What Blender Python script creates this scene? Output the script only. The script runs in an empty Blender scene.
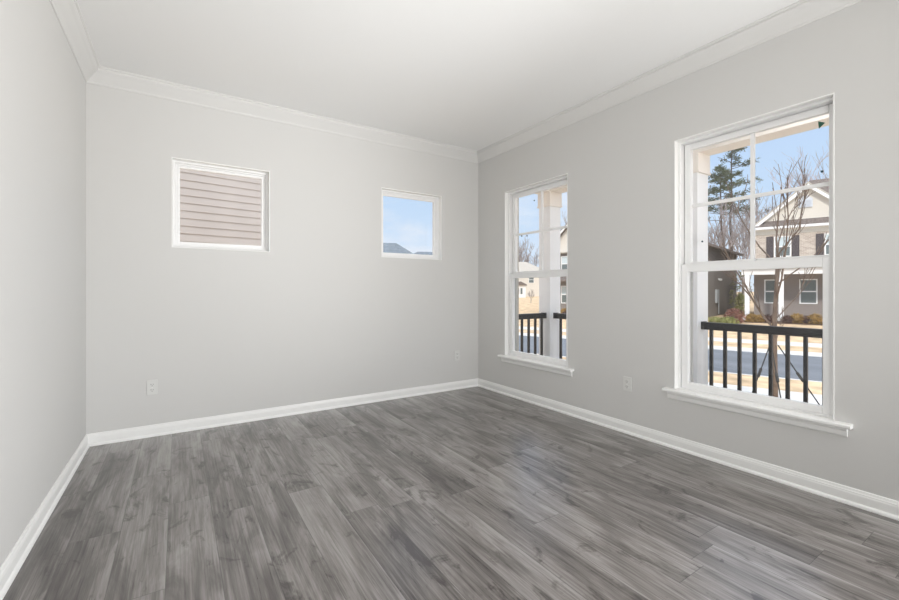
import bpy, math, random
from mathutils import Vector, Matrix

R = math.radians
sc = bpy.context.scene
col = sc.collection

# ------------------------------------------------------------------ camera
CAM_H = 1.13
F_PX = 417.6
YAW = 32.98
cam = bpy.data.cameras.new('camera')
cam.sensor_fit = 'HORIZONTAL'
cam.sensor_width = 36.0
cam.lens = 36.0 * F_PX / 899.0
cam.shift_y = -9.5 / 899.0
cam.clip_start = 0.05
cam.clip_end = 600
camo = bpy.data.objects.new('camera', cam)
camo.location = (0, 0, CAM_H)
camo.rotation_euler = (R(90), 0, R(-YAW))
col.objects.link(camo)
sc.camera = camo

# ------------------------------------------------------------------ colour management
sc.view_settings.view_transform = 'Standard'
sc.view_settings.look = 'None'
sc.view_settings.exposure = 0.0
sc.view_settings.gamma = 1.0
sc.view_settings.use_curve_mapping = False

# ------------------------------------------------------------------ sky
world = bpy.data.worlds.new('sky')
sc.world = world
world.use_nodes = True
wt = world.node_tree
wt.nodes.clear()
wo = wt.nodes.new('ShaderNodeOutputWorld')
wb = wt.nodes.new('ShaderNodeBackground')
wb.inputs['Strength'].default_value = 1.0
tc = wt.nodes.new('ShaderNodeTexCoord')
sep = wt.nodes.new('ShaderNodeSeparateXYZ')
wt.links.new(tc.outputs['Generated'], sep.inputs[0])
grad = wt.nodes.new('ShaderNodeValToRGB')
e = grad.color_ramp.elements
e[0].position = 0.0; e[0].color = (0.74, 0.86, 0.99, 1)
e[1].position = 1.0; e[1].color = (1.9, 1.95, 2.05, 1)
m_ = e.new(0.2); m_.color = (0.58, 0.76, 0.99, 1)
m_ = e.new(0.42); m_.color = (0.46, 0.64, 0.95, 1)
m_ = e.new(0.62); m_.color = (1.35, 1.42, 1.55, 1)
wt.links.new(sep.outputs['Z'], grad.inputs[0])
mp = wt.nodes.new('ShaderNodeMapping')
mp.inputs['Scale'].default_value = (1.6, 1.6, 4.5)
mp.inputs['Location'].default_value = (0.35, 0.2, 0.0)
wt.links.new(tc.outputs['Generated'], mp.inputs[0])
cn = wt.nodes.new('ShaderNodeTexNoise')
cn.inputs['Scale'].default_value = 2.2
cn.inputs['Detail'].default_value = 7
cn.inputs['Roughness'].default_value = 0.55
wt.links.new(mp.outputs[0], cn.inputs['Vector'])
cr = wt.nodes.new('ShaderNodeValToRGB')
cr.color_ramp.elements[0].position = 0.47; cr.color_ramp.elements[0].color = (0, 0, 0, 1)
cr.color_ramp.elements[1].position = 0.72; cr.color_ramp.elements[1].color = (.9, .9, .9, 1)
wt.links.new(cn.outputs['Fac'], cr.inputs[0])
cm = wt.nodes.new('ShaderNodeMix'); cm.data_type = 'RGBA'
wt.links.new(cr.outputs[0], cm.inputs[0])
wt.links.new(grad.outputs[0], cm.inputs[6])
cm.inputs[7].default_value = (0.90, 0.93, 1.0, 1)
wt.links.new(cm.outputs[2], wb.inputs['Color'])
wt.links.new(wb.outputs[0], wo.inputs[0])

# ------------------------------------------------------------------ sun
sun = bpy.data.lights.new('sun', 'SUN')
sun.energy = 2.0
sun.angle = R(6)
sun.color = (1.0, 0.95, 0.87)
suno = bpy.data.objects.new('sun', sun)
suno.rotation_euler = Vector((0.66, 0.50, -0.60)).to_track_quat('-Z', 'Y').to_euler()
suno.location = (-5, -10, 20)
col.objects.link(suno)

# fill light added at the invented rear door, behind the camera
XL, XR, YB, YR, ZC = -0.563, 2.987, 3.975, -3.6, 2.743
def area(name, loc, direction, sx, sy, energy, color=(1, 1, 1)):
    l = bpy.data.lights.new(name, 'AREA')
    l.shape = 'RECTANGLE'; l.size = sx; l.size_y = sy
    l.energy = energy; l.color = color
    o = bpy.data.objects.new(name, l)
    o.location = loc
    o.rotation_euler = Vector(direction).to_track_quat('-Z', 'Y').to_euler()
    col.objects.link(o)
    return o
area('patio_daylight', (1.2, YR + 0.03, 1.1), (0, 1, 0.45), 2.4, 2.05, 6, (1.0, 0.99, 0.975))
# fill lights added behind the camera, set in two invented right wall windows
area('window_daylight', (XR + 0.02, -0.655, 1.3), (-1, 0.8, 0.5), 0.8, 1.65, 46, (1.0, 1.0, 1.0))
area('window_daylight', (XR + 0.02, -2.5, 1.3), (-1, 1.0, 0.45), 0.8, 1.65, 85, (1.0, 1.0, 1.0))


# ------------------------------------------------------------------ material helpers
def mat(name, color, rough=0.6, spec=0.5, metal=0.0, noise=0.0, nscale=8.0, bump=0.0, bscale=60.0, stretch=(1, 1, 1)):
    m = bpy.data.materials.new(name)
    m.use_nodes = True
    nt = m.node_tree
    b = nt.nodes['Principled BSDF']
    b.inputs['Base Color'].default_value = (*color, 1)
    b.inputs['Roughness'].default_value = rough
    b.inputs['Specular IOR Level'].default_value = spec
    b.inputs['Metallic'].default_value = metal
    if noise > 0 or bump > 0:
        t = nt.nodes.new('ShaderNodeTexCoord')
        mpn = nt.nodes.new('ShaderNodeMapping')
        mpn.inputs['Scale'].default_value = stretch
        nt.links.new(t.outputs['Object'], mpn.inputs[0])
    if noise > 0:
        n = nt.nodes.new('ShaderNodeTexNoise')
        n.inputs['Scale'].default_value = nscale
        n.inputs['Detail'].default_value = 6
        nt.links.new(mpn.outputs[0], n.inputs['Vector'])
        r = nt.nodes.new('ShaderNodeValToRGB')
        lo = tuple(max(0, c * (1 - noise)) for c in color)
        hi = tuple(min(1, c * (1 + noise)) for c in color)
        r.color_ramp.elements[0].position = 0.3; r.color_ramp.elements[0].color = (*lo, 1)
        r.color_ramp.elements[1].position = 0.7; r.color_ramp.elements[1].color = (*hi, 1)
        nt.links.new(n.outputs['Fac'], r.inputs[0])
        nt.links.new(r.outputs[0], b.inputs['Base Color'])
    if bump > 0:
        n2 = nt.nodes.new('ShaderNodeTexNoise')
        n2.inputs['Scale'].default_value = bscale
        n2.inputs['Detail'].default_value = 3
        nt.links.new(mpn.outputs[0], n2.inputs['Vector'])
        bp = nt.nodes.new('ShaderNodeBump')
        bp.inputs['Strength'].default_value = bump
        bp.inputs['Distance'].default_value = 0.01
        nt.links.new(n2.outputs['Fac'], bp.inputs['Height'])
        nt.links.new(bp.outputs[0], b.inputs['Normal'])
    return m

def floor_material():
    m = bpy.data.materials.new('grey_vinyl_plank')
    m.use_nodes = True
    nt = m.node_tree; N = nt.nodes; L = nt.links
    b = N['Principled BSDF']
    def math_(op, a, bb=None, c=None):
        n = N.new('ShaderNodeMath'); n.operation = op
        for i, v in enumerate((a, bb, c)):
            if v is None: continue
            if isinstance(v, (int, float)): n.inputs[i].default_value = v
            else: L.new(v, n.inputs[i])
        return n.outputs[0]
    t = N.new('ShaderNodeTexCoord')
    s = N.new('ShaderNodeSeparateXYZ'); L.new(t.outputs['Object'], s.inputs[0])
    W, LEN = 0.185, 1.22
    u = math_('DIVIDE', math_('ADD', s.outputs[0], 0.042), W)
    row = math_('FLOOR', u)
    fu = math_('FRACT', u)
    wn = N.new('ShaderNodeTexWhiteNoise'); wn.noise_dimensions = '1D'
    L.new(math_('ADD', row, 17.0), wn.inputs['W'])
    v = math_('ADD', math_('DIVIDE', s.outputs[1], LEN), wn.outputs['Value'])
    pl = math_('FLOOR', v)
    fv = math_('FRACT', v)
    pid = math_('ADD', math_('MULTIPLY', row, 13.37), math_('MULTIPLY', pl, 7.77))
    wn2 = N.new('ShaderNodeTexWhiteNoise'); wn2.noise_dimensions = '1D'; L.new(pid, wn2.inputs['W'])
    rnd = wn2.outputs['Value']
    # grain coordinates, shifted per plank
    def coords(sx, sy, k):
        c = N.new('ShaderNodeCombineXYZ')
        L.new(math_('MULTIPLY', s.outputs[0], sx), c.inputs[0])
        L.new(math_('MULTIPLY', s.outputs[1], sy), c.inputs[1])
        L.new(math_('MULTIPLY', pid, k), c.inputs[2])
        return c.outputs[0]
    def noise(vec, scale, detail, rough=0.55, dist=0.0):
        n = N.new('ShaderNodeTexNoise')
        n.inputs['Scale'].default_value = scale
        n.inputs['Detail'].default_value = detail
        n.inputs['Roughness'].default_value = rough
        n.inputs['Distortion'].default_value = dist
        L.new(vec, n.inputs['Vector'])
        return n.outputs['Fac']
    broad = noise(coords(9, 1.6, 3.1), 1.0, 4, 0.6, 0.9)
    fine = noise(coords(95, 2.6, 5.3), 1.0, 6, 0.7, 0.4)
    blot = noise(coords(8, 4.2, 9.7), 1.0, 5, 0.65, 1.0)
    # cathedral rings
    def smooth(x, lo, hi):
        n = N.new('ShaderNodeMapRange'); n.interpolation_type = 'SMOOTHSTEP'
        L.new(x, n.inputs[0]); n.inputs[1].default_value = lo; n.inputs[2].default_value = hi
        return n.outputs[0]
    knot = smooth(blot, 0.56, 0.70)
    val = math_('ADD', math_('MULTIPLY', math_('SUBTRACT', broad, 0.5), 1.75),
                math_('MULTIPLY', math_('SUBTRACT', fine, 0.5), 1.5))
    val = math_('ADD', val, math_('MULTIPLY', math_('SUBTRACT', rnd, 0.5), 0.26))
    edge = math_('MULTIPLY', smooth(fu, 0.86, 0.985), smooth(broad, 0.40, 0.60))  # bevel highlight along plank edges, painted into the colour
    val = math_('ADD', val, math_('MULTIPLY', edge, 0.22))
    val = math_('SUBTRACT', val, math_('MULTIPLY', knot, 0.5))
    val = math_('ADD', val, 0.5)
    ramp = N.new('ShaderNodeValToRGB')
    el = ramp.color_ramp.elements
    el[0].position = 0.02; el[0].color = (0.045, 0.036, 0.033, 1)
    el[1].position = 0.98; el[1].color = (0.34, 0.32, 0.306, 1)
    k = el.new(0.38); k.color = (0.130, 0.116, 0.108, 1)
    k = el.new(0.62); k.color = (0.212, 0.194, 0.183, 1)
    L.new(val, ramp.inputs[0])
    # seams
    du = math_('MINIMUM', fu, math_('SUBTRACT', 1.0, fu))
    dv = math_('MINIMUM', fv, math_('SUBTRACT', 1.0, fv))
    su = smooth(math_('MULTIPLY', du, W), 0.0005, 0.0022)
    sv = smooth(math_('MULTIPLY', dv, LEN), 0.0005, 0.0026)
    seam = math_('MULTIPLY', su, sv)
    mix = N.new('ShaderNodeMix'); mix.data_type = 'RGBA'
    L.new(math_('ADD', math_('MULTIPLY', seam, 0.62), 0.38), mix.inputs[0])
    mix.inputs[6].default_value = (0.035, 0.031, 0.03, 1)
    L.new(ramp.outputs[0], mix.inputs[7])
    L.new(mix.outputs[2], b.inputs['Base Color'])
    L.new(math_('ADD', math_('MULTIPLY', fine, 0.16), 0.22), b.inputs['Roughness'])
    b.inputs['Specular IOR Level'].default_value = 0.5
    b.inputs['Coat Weight'].default_value = 0.55
    b.inputs['Coat Roughness'].default_value = 0.27
    b.inputs['Coat IOR'].default_value = 1.7
    bp = N.new('ShaderNodeBump'); bp.inputs['Strength'].default_value = 0.25; bp.inputs['Distance'].default_value = 0.002
    L.new(math_('ADD', math_('MULTIPLY', fine, 0.35), seam), bp.inputs['Height'])
    L.new(bp.outputs[0], b.inputs['Normal'])
    return m

def brick_material(name, c1, c2, mortar, scale=1.0):
    m = bpy.data.materials.new(name); m.use_nodes = True
    nt = m.node_tree; b = nt.nodes['Principled BSDF']
    t = nt.nodes.new('ShaderNodeTexCoord')
    s = nt.nodes.new('ShaderNodeSeparateXYZ'); nt.links.new(t.outputs['Object'], s.inputs[0])
    a = nt.nodes.new('ShaderNodeMath'); a.operation = 'ADD'
    nt.links.new(s.outputs[0], a.inputs[0]); nt.links.new(s.outputs[1], a.inputs[1])
    c = nt.nodes.new('ShaderNodeCombineXYZ')
    nt.links.new(a.outputs[0], c.inputs[0]); nt.links.new(s.outputs[2], c.inputs[1])
    br = nt.nodes.new('ShaderNodeTexBrick')
    br.inputs['Color1'].default_value = (*c1, 1); br.inputs['Color2'].default_value = (*c2, 1)
    br.inputs['Mortar'].default_value = (*mortar, 1)
    br.inputs['Scale'].default_value = scale
    br.inputs['Brick Width'].default_value = 0.22; br.inputs['Row Height'].default_value = 0.075
    br.inputs['Mortar Size'].default_value = 0.008
    nt.links.new(c.outputs[0], br.inputs['Vector'])
    nt.links.new(br.outputs['Color'], b.inputs['Base Color'])
    b.inputs['Roughness'].default_value = 0.85
    return m

def glass_material(name, tint=(1, 1, 1), base=0.03, graze=0.35):
    m = bpy.data.materials.new(name); m.use_nodes = True
    nt = m.node_tree; nt.nodes.clear()
    o = nt.nodes.new('ShaderNodeOutputMaterial')
    tr = nt.nodes.new('ShaderNodeBsdfTransparent'); tr.inputs[0].default_value = (*tint, 1)
    gl = nt.nodes.new('ShaderNodeBsdfGlossy'); gl.inputs['Roughness'].default_value = 0.0
    lw = nt.nodes.new('ShaderNodeLayerWeight'); lw.inputs['Blend'].default_value = 0.5
    p = nt.nodes.new('ShaderNodeMath'); p.operation = 'POWER'; p.inputs[1].default_value = 4.0
    nt.links.new(lw.outputs['Facing'], p.inputs[0])
    ma = nt.nodes.new('ShaderNodeMath'); ma.operation = 'MULTIPLY_ADD'
    nt.links.new(p.outputs[0], ma.inputs[0]); ma.inputs[1].default_value = graze; ma.inputs[2].default_value = base
    mx = nt.nodes.new('ShaderNodeMixShader')
    nt.links.new(ma.outputs[0], mx.inputs[0])
    nt.links.new(tr.outputs[0], mx.inputs[1]); nt.links.new(gl.outputs[0], mx.inputs[2])
    nt.links.new(mx.outputs[0], o.inputs[0])
    return m

M = {}
M['wall'] = mat('wall_paint', (0.66, 0.655, 0.64), 0.75, 0.25, bump=0.04, bscale=220)
M['ceiling'] = mat('ceiling_paint', (0.87, 0.87, 0.86), 0.9, 0.15)
M['crown'] = mat('crown_paint', (0.72, 0.715, 0.70), 0.55, 0.3)
M['trim'] = mat('trim_paint', (0.90, 0.90, 0.885), 0.35, 0.5)
M['vinyl'] = mat('white_vinyl', (0.90, 0.90, 0.895), 0.38, 0.45)
M['glass'] = glass_material('window_glass')
M['floor'] = floor_material()
M['reveal'] = mat('taupe_exterior_trim', (0.50, 0.46, 0.41), 0.7)
M['track'] = mat('grey_sash_track', (0.50, 0.50, 0.48), 0.6)
M['vent'] = mat('pale_blue_grey_vent', (0.66, 0.70, 0.76), 0.6)
M['plastic'] = mat('outlet_plastic', (0.71, 0.71, 0.69), 0.4)
M['slot'] = mat('outlet_slot', (0.05, 0.05, 0.05), 0.6)
M['sticker'] = mat('green_sticker', (0.015, 0.10, 0.065), 0.5)
M['dot'] = mat('dark_dot', (0.01, 0.05, 0.07), 0.5)
M['porch_white'] = mat('porch_white_paint', (0.90, 0.91, 0.92), 0.5, noise=0.03, nscale=3)
M['beam'] = mat('porch_beam_cream', (0.88, 0.83, 0.77), 0.6)
M['metal'] = mat('black_powder_coated_metal', (0.018, 0.018, 0.019), 0.4, 0.5)
M['concrete'] = mat('concrete', (0.70, 0.70, 0.69), 0.9, 0.2, noise=0.08, nscale=2.5)
M['asphalt'] = mat('asphalt', (0.20, 0.22, 0.25), 0.9, 0.2, noise=0.14, nscale=1.2, stretch=(1, .2, 1))
M['lawn'] = mat('dormant_lawn', (0.66, 0.50, 0.33), 0.95, 0.1, noise=0.28, nscale=1.6)
M['mulch'] = mat('brown_mulch', (0.13, 0.085, 0.06), 0.95, 0.1, noise=0.4, nscale=6)
M['siding_near'] = mat('beige_lap_siding', (0.57, 0.525, 0.495), 0.7, 0.2, noise=0.05, nscale=1.5)
M['siding_cream'] = mat('cream_siding', (0.74, 0.70, 0.63), 0.75, 0.2)
M['siding_dark'] = mat('taupe_siding', (0.27, 0.245, 0.225), 0.8, 0.2)
M['siding_taupe'] = mat('porch_wall_siding', (0.30, 0.26, 0.24), 0.8, 0.2)
M['brick'] = brick_material('tan_brick', (0.42, 0.33, 0.27), (0.62, 0.54, 0.46), (0.68, 0.63, 0.57))
M['shingle'] = mat('brown_shingle', (0.20, 0.17, 0.155), 0.9, 0.15, noise=0.3, nscale=9)
M['shingle_pale'] = mat('pale_shingle', (0.52, 0.49, 0.44), 0.9, 0.15, noise=0.12, nscale=5)
M['shingle_blue'] = mat('slate_shingle', (0.20, 0.235, 0.27), 0.9, 0.15, noise=0.2, nscale=2)
M['shutter'] = mat('dark_plum_shutter', (0.065, 0.05, 0.055), 0.6)
M['pane'] = mat('dark_pane', (0.16, 0.19, 0.19), 0.15, 0.5)
M['pane_up'] = mat('blind_behind_pane', (0.62, 0.70, 0.72), 0.2, 0.5)
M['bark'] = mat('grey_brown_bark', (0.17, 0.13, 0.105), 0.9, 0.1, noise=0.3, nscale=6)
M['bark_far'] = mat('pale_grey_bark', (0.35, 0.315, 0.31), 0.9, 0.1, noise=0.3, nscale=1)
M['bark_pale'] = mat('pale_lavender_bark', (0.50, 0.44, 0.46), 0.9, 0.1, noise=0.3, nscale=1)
M['bark_dark'] = mat('dark_bark', (0.12, 0.105, 0.10), 0.9, 0.1)
M['pine'] = mat('pine_needles', (0.13, 0.15, 0.10), 0.8, 0.2, noise=0.4, nscale=0.6)
M['bush_gold'] = mat('golden_shrub', (0.42, 0.28, 0.11), 0.8, 0.1, noise=0.4, nscale=3)
M['bush_brown'] = mat('brown_shrub', (0.16, 0.10, 0.085), 0.8, 0.1, noise=0.4, nscale=3)
M['bush_green'] = mat('yellow_green_shrub', (0.30, 0.31, 0.12), 0.8, 0.1, noise=0.4, nscale=3)
M['bush_red'] = mat('russet_shrub', (0.30, 0.15, 0.12), 0.8, 0.1, noise=0.3, nscale=3)
M['meter'] = mat('grey_meter_box', (0.42, 0.45, 0.47), 0.5)
M['strap'] = mat('black_strap', (0.03, 0.03, 0.03), 0.7)
M['lamp'] = mat('lamp_white', (0.85, 0.85, 0.85), 0.4)

# ------------------------------------------------------------------ mesh helpers
class MB:
    def __init__(s): s.v = []; s.f = []
    def add(s, vs, fs):
        n = len(s.v); s.v += [tuple(p) for p in vs]; s.f += [tuple(i + n for i in f) for f in fs]
    def box(s, x0, x1, y0, y1, z0, z1):
        if x0 > x1: x0, x1 = x1, x0
        if y0 > y1: y0, y1 = y1, y0
        if z0 > z1: z0, z1 = z1, z0
        s.add([(x0, y0, z0), (x1, y0, z0), (x1, y1, z0), (x0, y1, z0), (x0, y0, z1), (x1, y0, z1), (x1, y1, z1), (x0, y1, z1)],
              [(0, 3, 2, 1), (4, 5, 6, 7), (0, 1, 5, 4), (1, 2, 6, 5), (2, 3, 7, 6), (3, 0, 4, 7)])
        return s
    def prism(s, poly, axis, a0, a1):
        """poly of 2d points extruded along axis 0/1/2 from a0 to a1 (other axes in order)"""
        n = len(poly)
        def P(p, a):
            q = [p[0], p[1]]; q.insert(axis, a); return q
        s.add([P(p, a0) for p in poly] + [P(p, a1) for p in poly],
              [tuple(range(n))[::-1], tuple(range(n, 2 * n))] + [(i, (i + 1) % n, n + (i + 1) % n, n + i) for i in range(n)])
        return s
    def cone(s, p0, p1, r0, r1, n=5, caps=True):
        p0 = Vector(p0); p1 = Vector(p1); d = (p1 - p0)
        if d.length < 1e-6: return s
        d.normalize()
        a = Vector((0, 0, 1)) if abs(d.z) < 0.9 else Vector((1, 0, 0))
        u = d.cross(a).normalized(); w = d.cross(u)
        vs = []
        for p, r in ((p0, r0), (p1, r1)):
            for i in range(n):
                t = 2 * math.pi * i / n
                vs.append(p + (u * math.cos(t) + w * math.sin(t)) * r)
        fs = [(i, (i + 1) % n, n + (i + 1) % n, n + i) for i in range(n)]
        if caps: fs += [tuple(range(n))[::-1], tuple(range(n, 2 * n))]
        s.add(vs, fs); return s
    def build(s, name, material, parent=None, bevel=0.0, recalc=True, loc=None, rotz=0.0):
        me = bpy.data.meshes.new(name)
        me.from_pydata(s.v, [], s.f)
        if recalc:
            import bmesh
            bm = bmesh.new(); bm.from_mesh(me)
            bmesh.ops.recalc_face_normals(bm, faces=bm.faces)
            bm.to_mesh(me); bm.free()
        me.materials.append(material)
        o = bpy.data.objects.new(name, me)
        col.objects.link(o)
        if parent is not None: o.parent = parent
        if loc is not None: o.location = loc
        if rotz: o.rotation_euler.z = rotz
        if bevel > 0:
            md = o.modifiers.new('bevel', 'BEVEL'); md.width = bevel; md.segments = 2; md.limit_method = 'ANGLE'
        return o

def empty(name, loc=(0, 0, 0), rotz=0.0):
    o = bpy.data.objects.new(name, None); o.location = loc; o.rotation_euler.z = rotz
    o.empty_display_size = 0.1
    col.objects.link(o); return o
def tag(o, label, cat, group=None, kind=None):
    o['label'] = label; o['category'] = cat
    if group: o['group'] = group
    if kind: o['kind'] = kind
    return o
def structure(o): o['kind'] = 'structure'; return o
def copy_tree(o, parent=None):
    c = o.copy(); col.objects.link(c); c.parent = parent
    for ch in o.children: copy_tree(ch, c)
    return c

# ------------------------------------------------------------------ room shell
T = 0.18
Z3, Z4, ZB0, ZB1 = 0.425, 2.205, 1.472, 2.188
W1 = (-0.046, 0.680); W2 = (1.747, 2.475)
W3 = (2.615, 3.496); W4 = (0.764, 1.638); W5 = (-1.092, -0.218); W6 = (-2.937, -2.063)

def wall_mesh(a0, a1, z0, z1, holes, place):
    """solid wall slab with rectangular openings; place(a, depth, z) -> xyz"""
    mb = MB()
    As = sorted({a0, a1, *[h[0] for h in holes], *[h[1] for h in holes]})
    Zs = sorted({z0, z1, *[h[2] for h in holes], *[h[3] for h in holes]})
    def solid(i, j):
        if i < 0 or j < 0 or i >= len(As) - 1 or j >= len(Zs) - 1: return False
        ca = (As[i] + As[i + 1]) / 2; cz = (Zs[j] + Zs[j + 1]) / 2
        return not any(h[0] < ca < h[1] and h[2] < cz < h[3] for h in holes)
    idx = {}
    def V(i, j, k):
        if (i, j, k) not in idx:
            idx[(i, j, k)] = len(mb.v); mb.v.append(place(As[i], T * k, Zs[j]))
        return idx[(i, j, k)]
    for i in range(len(As) - 1):
        for j in range(len(Zs) - 1):
            if not solid(i, j): continue
            mb.f.append((V(i, j, 0), V(i + 1, j, 0), V(i + 1, j + 1, 0), V(i, j + 1, 0)))
            mb.f.append((V(i, j, 1), V(i, j + 1, 1), V(i + 1, j + 1, 1), V(i + 1, j, 1)))
            if not solid(i - 1, j): mb.f.append((V(i, j, 0), V(i, j + 1, 0), V(i, j + 1, 1), V(i, j, 1)))
            if not solid(i + 1, j): mb.f.append((V(i + 1, j, 0), V(i + 1, j, 1), V(i + 1, j + 1, 1), V(i + 1, j + 1, 0)))
            if not solid(i, j - 1): mb.f.append((V(i, j, 0), V(i, j, 1), V(i + 1, j, 1), V(i + 1, j, 0)))
            if not solid(i, j + 1): mb.f.append((V(i, j + 1, 0), V(i + 1, j + 1, 0), V(i + 1, j + 1, 1), V(i, j + 1, 1)))
    return mb

structure(MB().box(XL - T, XR + T, YR - T, YB + T, -0.12, 0).build('floor', M['floor']))
structure(MB().box(XL - T, XR + T, YR - T, YB + T, ZC, ZC + 0.2).build('ceiling', M['ceiling']))
structure(wall_mesh(YR, YB, 0, ZC, [], lambda a, d, z: (XL - d, a, z)).build('wall_left', M['wall']))
structure(wall_mesh(XL - T, XR + T, 0, ZC, [(*W1, ZB0, ZB1), (*W2, ZB0, ZB1)], lambda a, d, z: (a, YB + d, z)).build('wall_back', M['wall']))
structure(wall_mesh(YR, YB, 0, ZC, [(*W3, Z3 - 0.03, Z4), (*W4, Z3 - 0.03, Z4), (*W5, Z3 - 0.03, Z4), (*W6, Z3 - 0.03, Z4)], lambda a, d, z: (XR + d, a, z)).build('wall_right', M['wall']))
PD = (0.0, 2.4, 0.0, 2.1)
structure(wall_mesh(XL - T, XR + T, 0, ZC, [PD], lambda a, d, z: (a, YR - d, z)).build('wall_rear', M['wall']))

# glazed door added in the unseen rear wall to let light in
dr = structure(empty('door_1', (0, YR - 0.09, 0)))
fr = MB()
for x in (0.03, 1.2, 2.37): fr.box(x - 0.03, x + 0.03, -0.03, 0.03, 0.0, 2.1)
fr.box(0.06, 1.17, -0.03, 0.03, 0.0, 0.08).box(1.23, 2.34, -0.03, 0.03, 0.0, 0.08)
fr.box(0.06, 1.17, -0.03, 0.03, 2.04, 2.1).box(1.23, 2.34, -0.03, 0.03, 2.04, 2.1)
fr.build('door_frame', M['vinyl'], dr)
MB().box(0.06, 1.17, -0.004, 0.004, 0.08, 2.04).build('door_glass', M['glass'], dr)
MB().box(1.23, 2.34, -0.004, 0.004, 0.08, 2.04).build('door_glass', M['glass'], dr)

# baseboards and crown, mitred profiles run along each wall
BASE = [(0, 0), (0.024, 0), (0.0235, 0.006), (0.021, 0.013), (0.016, 0.018), (0.0135, 0.020), (0.0135, 0.060),
        (0.0115, 0.066), (0.0115, 0.071), (0.0085, 0.075), (0.0065, 0.085), (0.004, 0.088), (0, 0.088)]
CROWN = [(0, -0.105), (0.006, -0.105), (0.009, -0.099), (0.010, -0.092), (0.022, -0.078), (0.040, -0.060), (0.058, -0.042),
         (0.072, -0.030), (0.078, -0.022), (0.078, -0.012), (0.088, -0.008), (0.090, 0), (0, 0)]
def run(profile, z, which, name, material):
    mb = MB(); n = len(profile)
    vs = []
    for end in (0, 1):
        for (o, h) in profile:
            if which == 'back': p = ((XL + o) if end == 0 else (XR - o), YB - o, z + h)
            elif which == 'left': p = (XL + o, (YR + o) if end == 0 else (YB - o), z + h)
            elif which == 'right': p = (XR - o, (YR + o) if end == 0 else (YB - o), z + h)
            else: p = ((XL + o) if end == 0 else (XR - o), YR + o, z + h)
            vs.append(p)
    fs = [(i, (i + 1) % n, n + (i + 1) % n, n + i) for i in range(n)] + [tuple(range(n))[::-1], tuple(range(n, 2 * n))]
    mb.add(vs, fs)
    return structure(mb.build(name, material))
for w in ('left', 'back', 'right'): run(BASE, 0, w, 'baseboard_' + w, M['trim'])
for k, w in enumerate(('left', 'back', 'right', 'rear')): run(CROWN, ZC, w, 'trim_%d' % (k + 1), M['crown'])

# ------------------------------------------------------------------ windows
def ring(mb, a0, a1, z0, z1, wl, wr, wb, wtp, d0, d1, P):
    """rectangular frame; P(a, d, z) gives a corner -> boxes through P"""
    def bx(A0, A1, Z0, Z1):
        x0, y0, q0 = P(A0, d0, Z0); x1, y1, q1 = P(A1, d1, Z1)
        mb.box(x0, x1, y0, y1, q0, q1)
    bx(a0, a0 + wl, z0, z1); bx(a1 - wr, a1, z0, z1)
    bx(a0 + wl, a1 - wr, z0, z0 + wb); bx(a0 + wl, a1 - wr, z1 - wtp, z1)
    return mb
def slab(a0, a1, z0, z1, d0, d1, P):
    x0, y0, q0 = P(a0, d0, z0); x1, y1, q1 = P(a1, d1, z1)
    return MB().box(x0, x1, y0, y1, q0, q1)

def PB(a, d, z): return (a, YB + d, z)
def PRr(a, d, z): return (XR + d, a, z)

def fixed_window(n, W):
    a0, a1 = W
    w = structure(empty('window_%d' % n, (0, 0, 0)))
    j = MB(); ring(j, a0, a1, ZB0, ZB1, .006, .006, .006, .006, -0.0015, 0.062, PB)
    j.build('jamb_liner', M['trim'], w)
    a0, a1, z0, z1 = a0 + .006, a1 - .006, ZB0 + .006, ZB1 - .006
    f = MB(); ring(f, a0, a1, z0, z1, .018, .018, .018, .018, 0.055, 0.135, PB)
    ring(f, a0 + .018, a1 - .018, z0 + .018, z1 - .018, .012, .012, .012, .012, 0.072, 0.125, PB)
    f.build('window_frame', M['vinyl'], w, bevel=0.002)
    f = MB(); ring(f, a0 + .03, a1 - .03, z0 + .03, z1 - .03, .02, .02, .022, .022, 0.080, 0.112, PB)
    f.build('sash', M['vinyl'], w, bevel=0.003)
    slab(a0 + .05, a1 - .05, z0 + .052, z1 - .052, 0.094, 0.100, PB).build('glass', M['glass'], w)
    return w
fixed_window(1, W1); fixed_window(2, W2)

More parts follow.
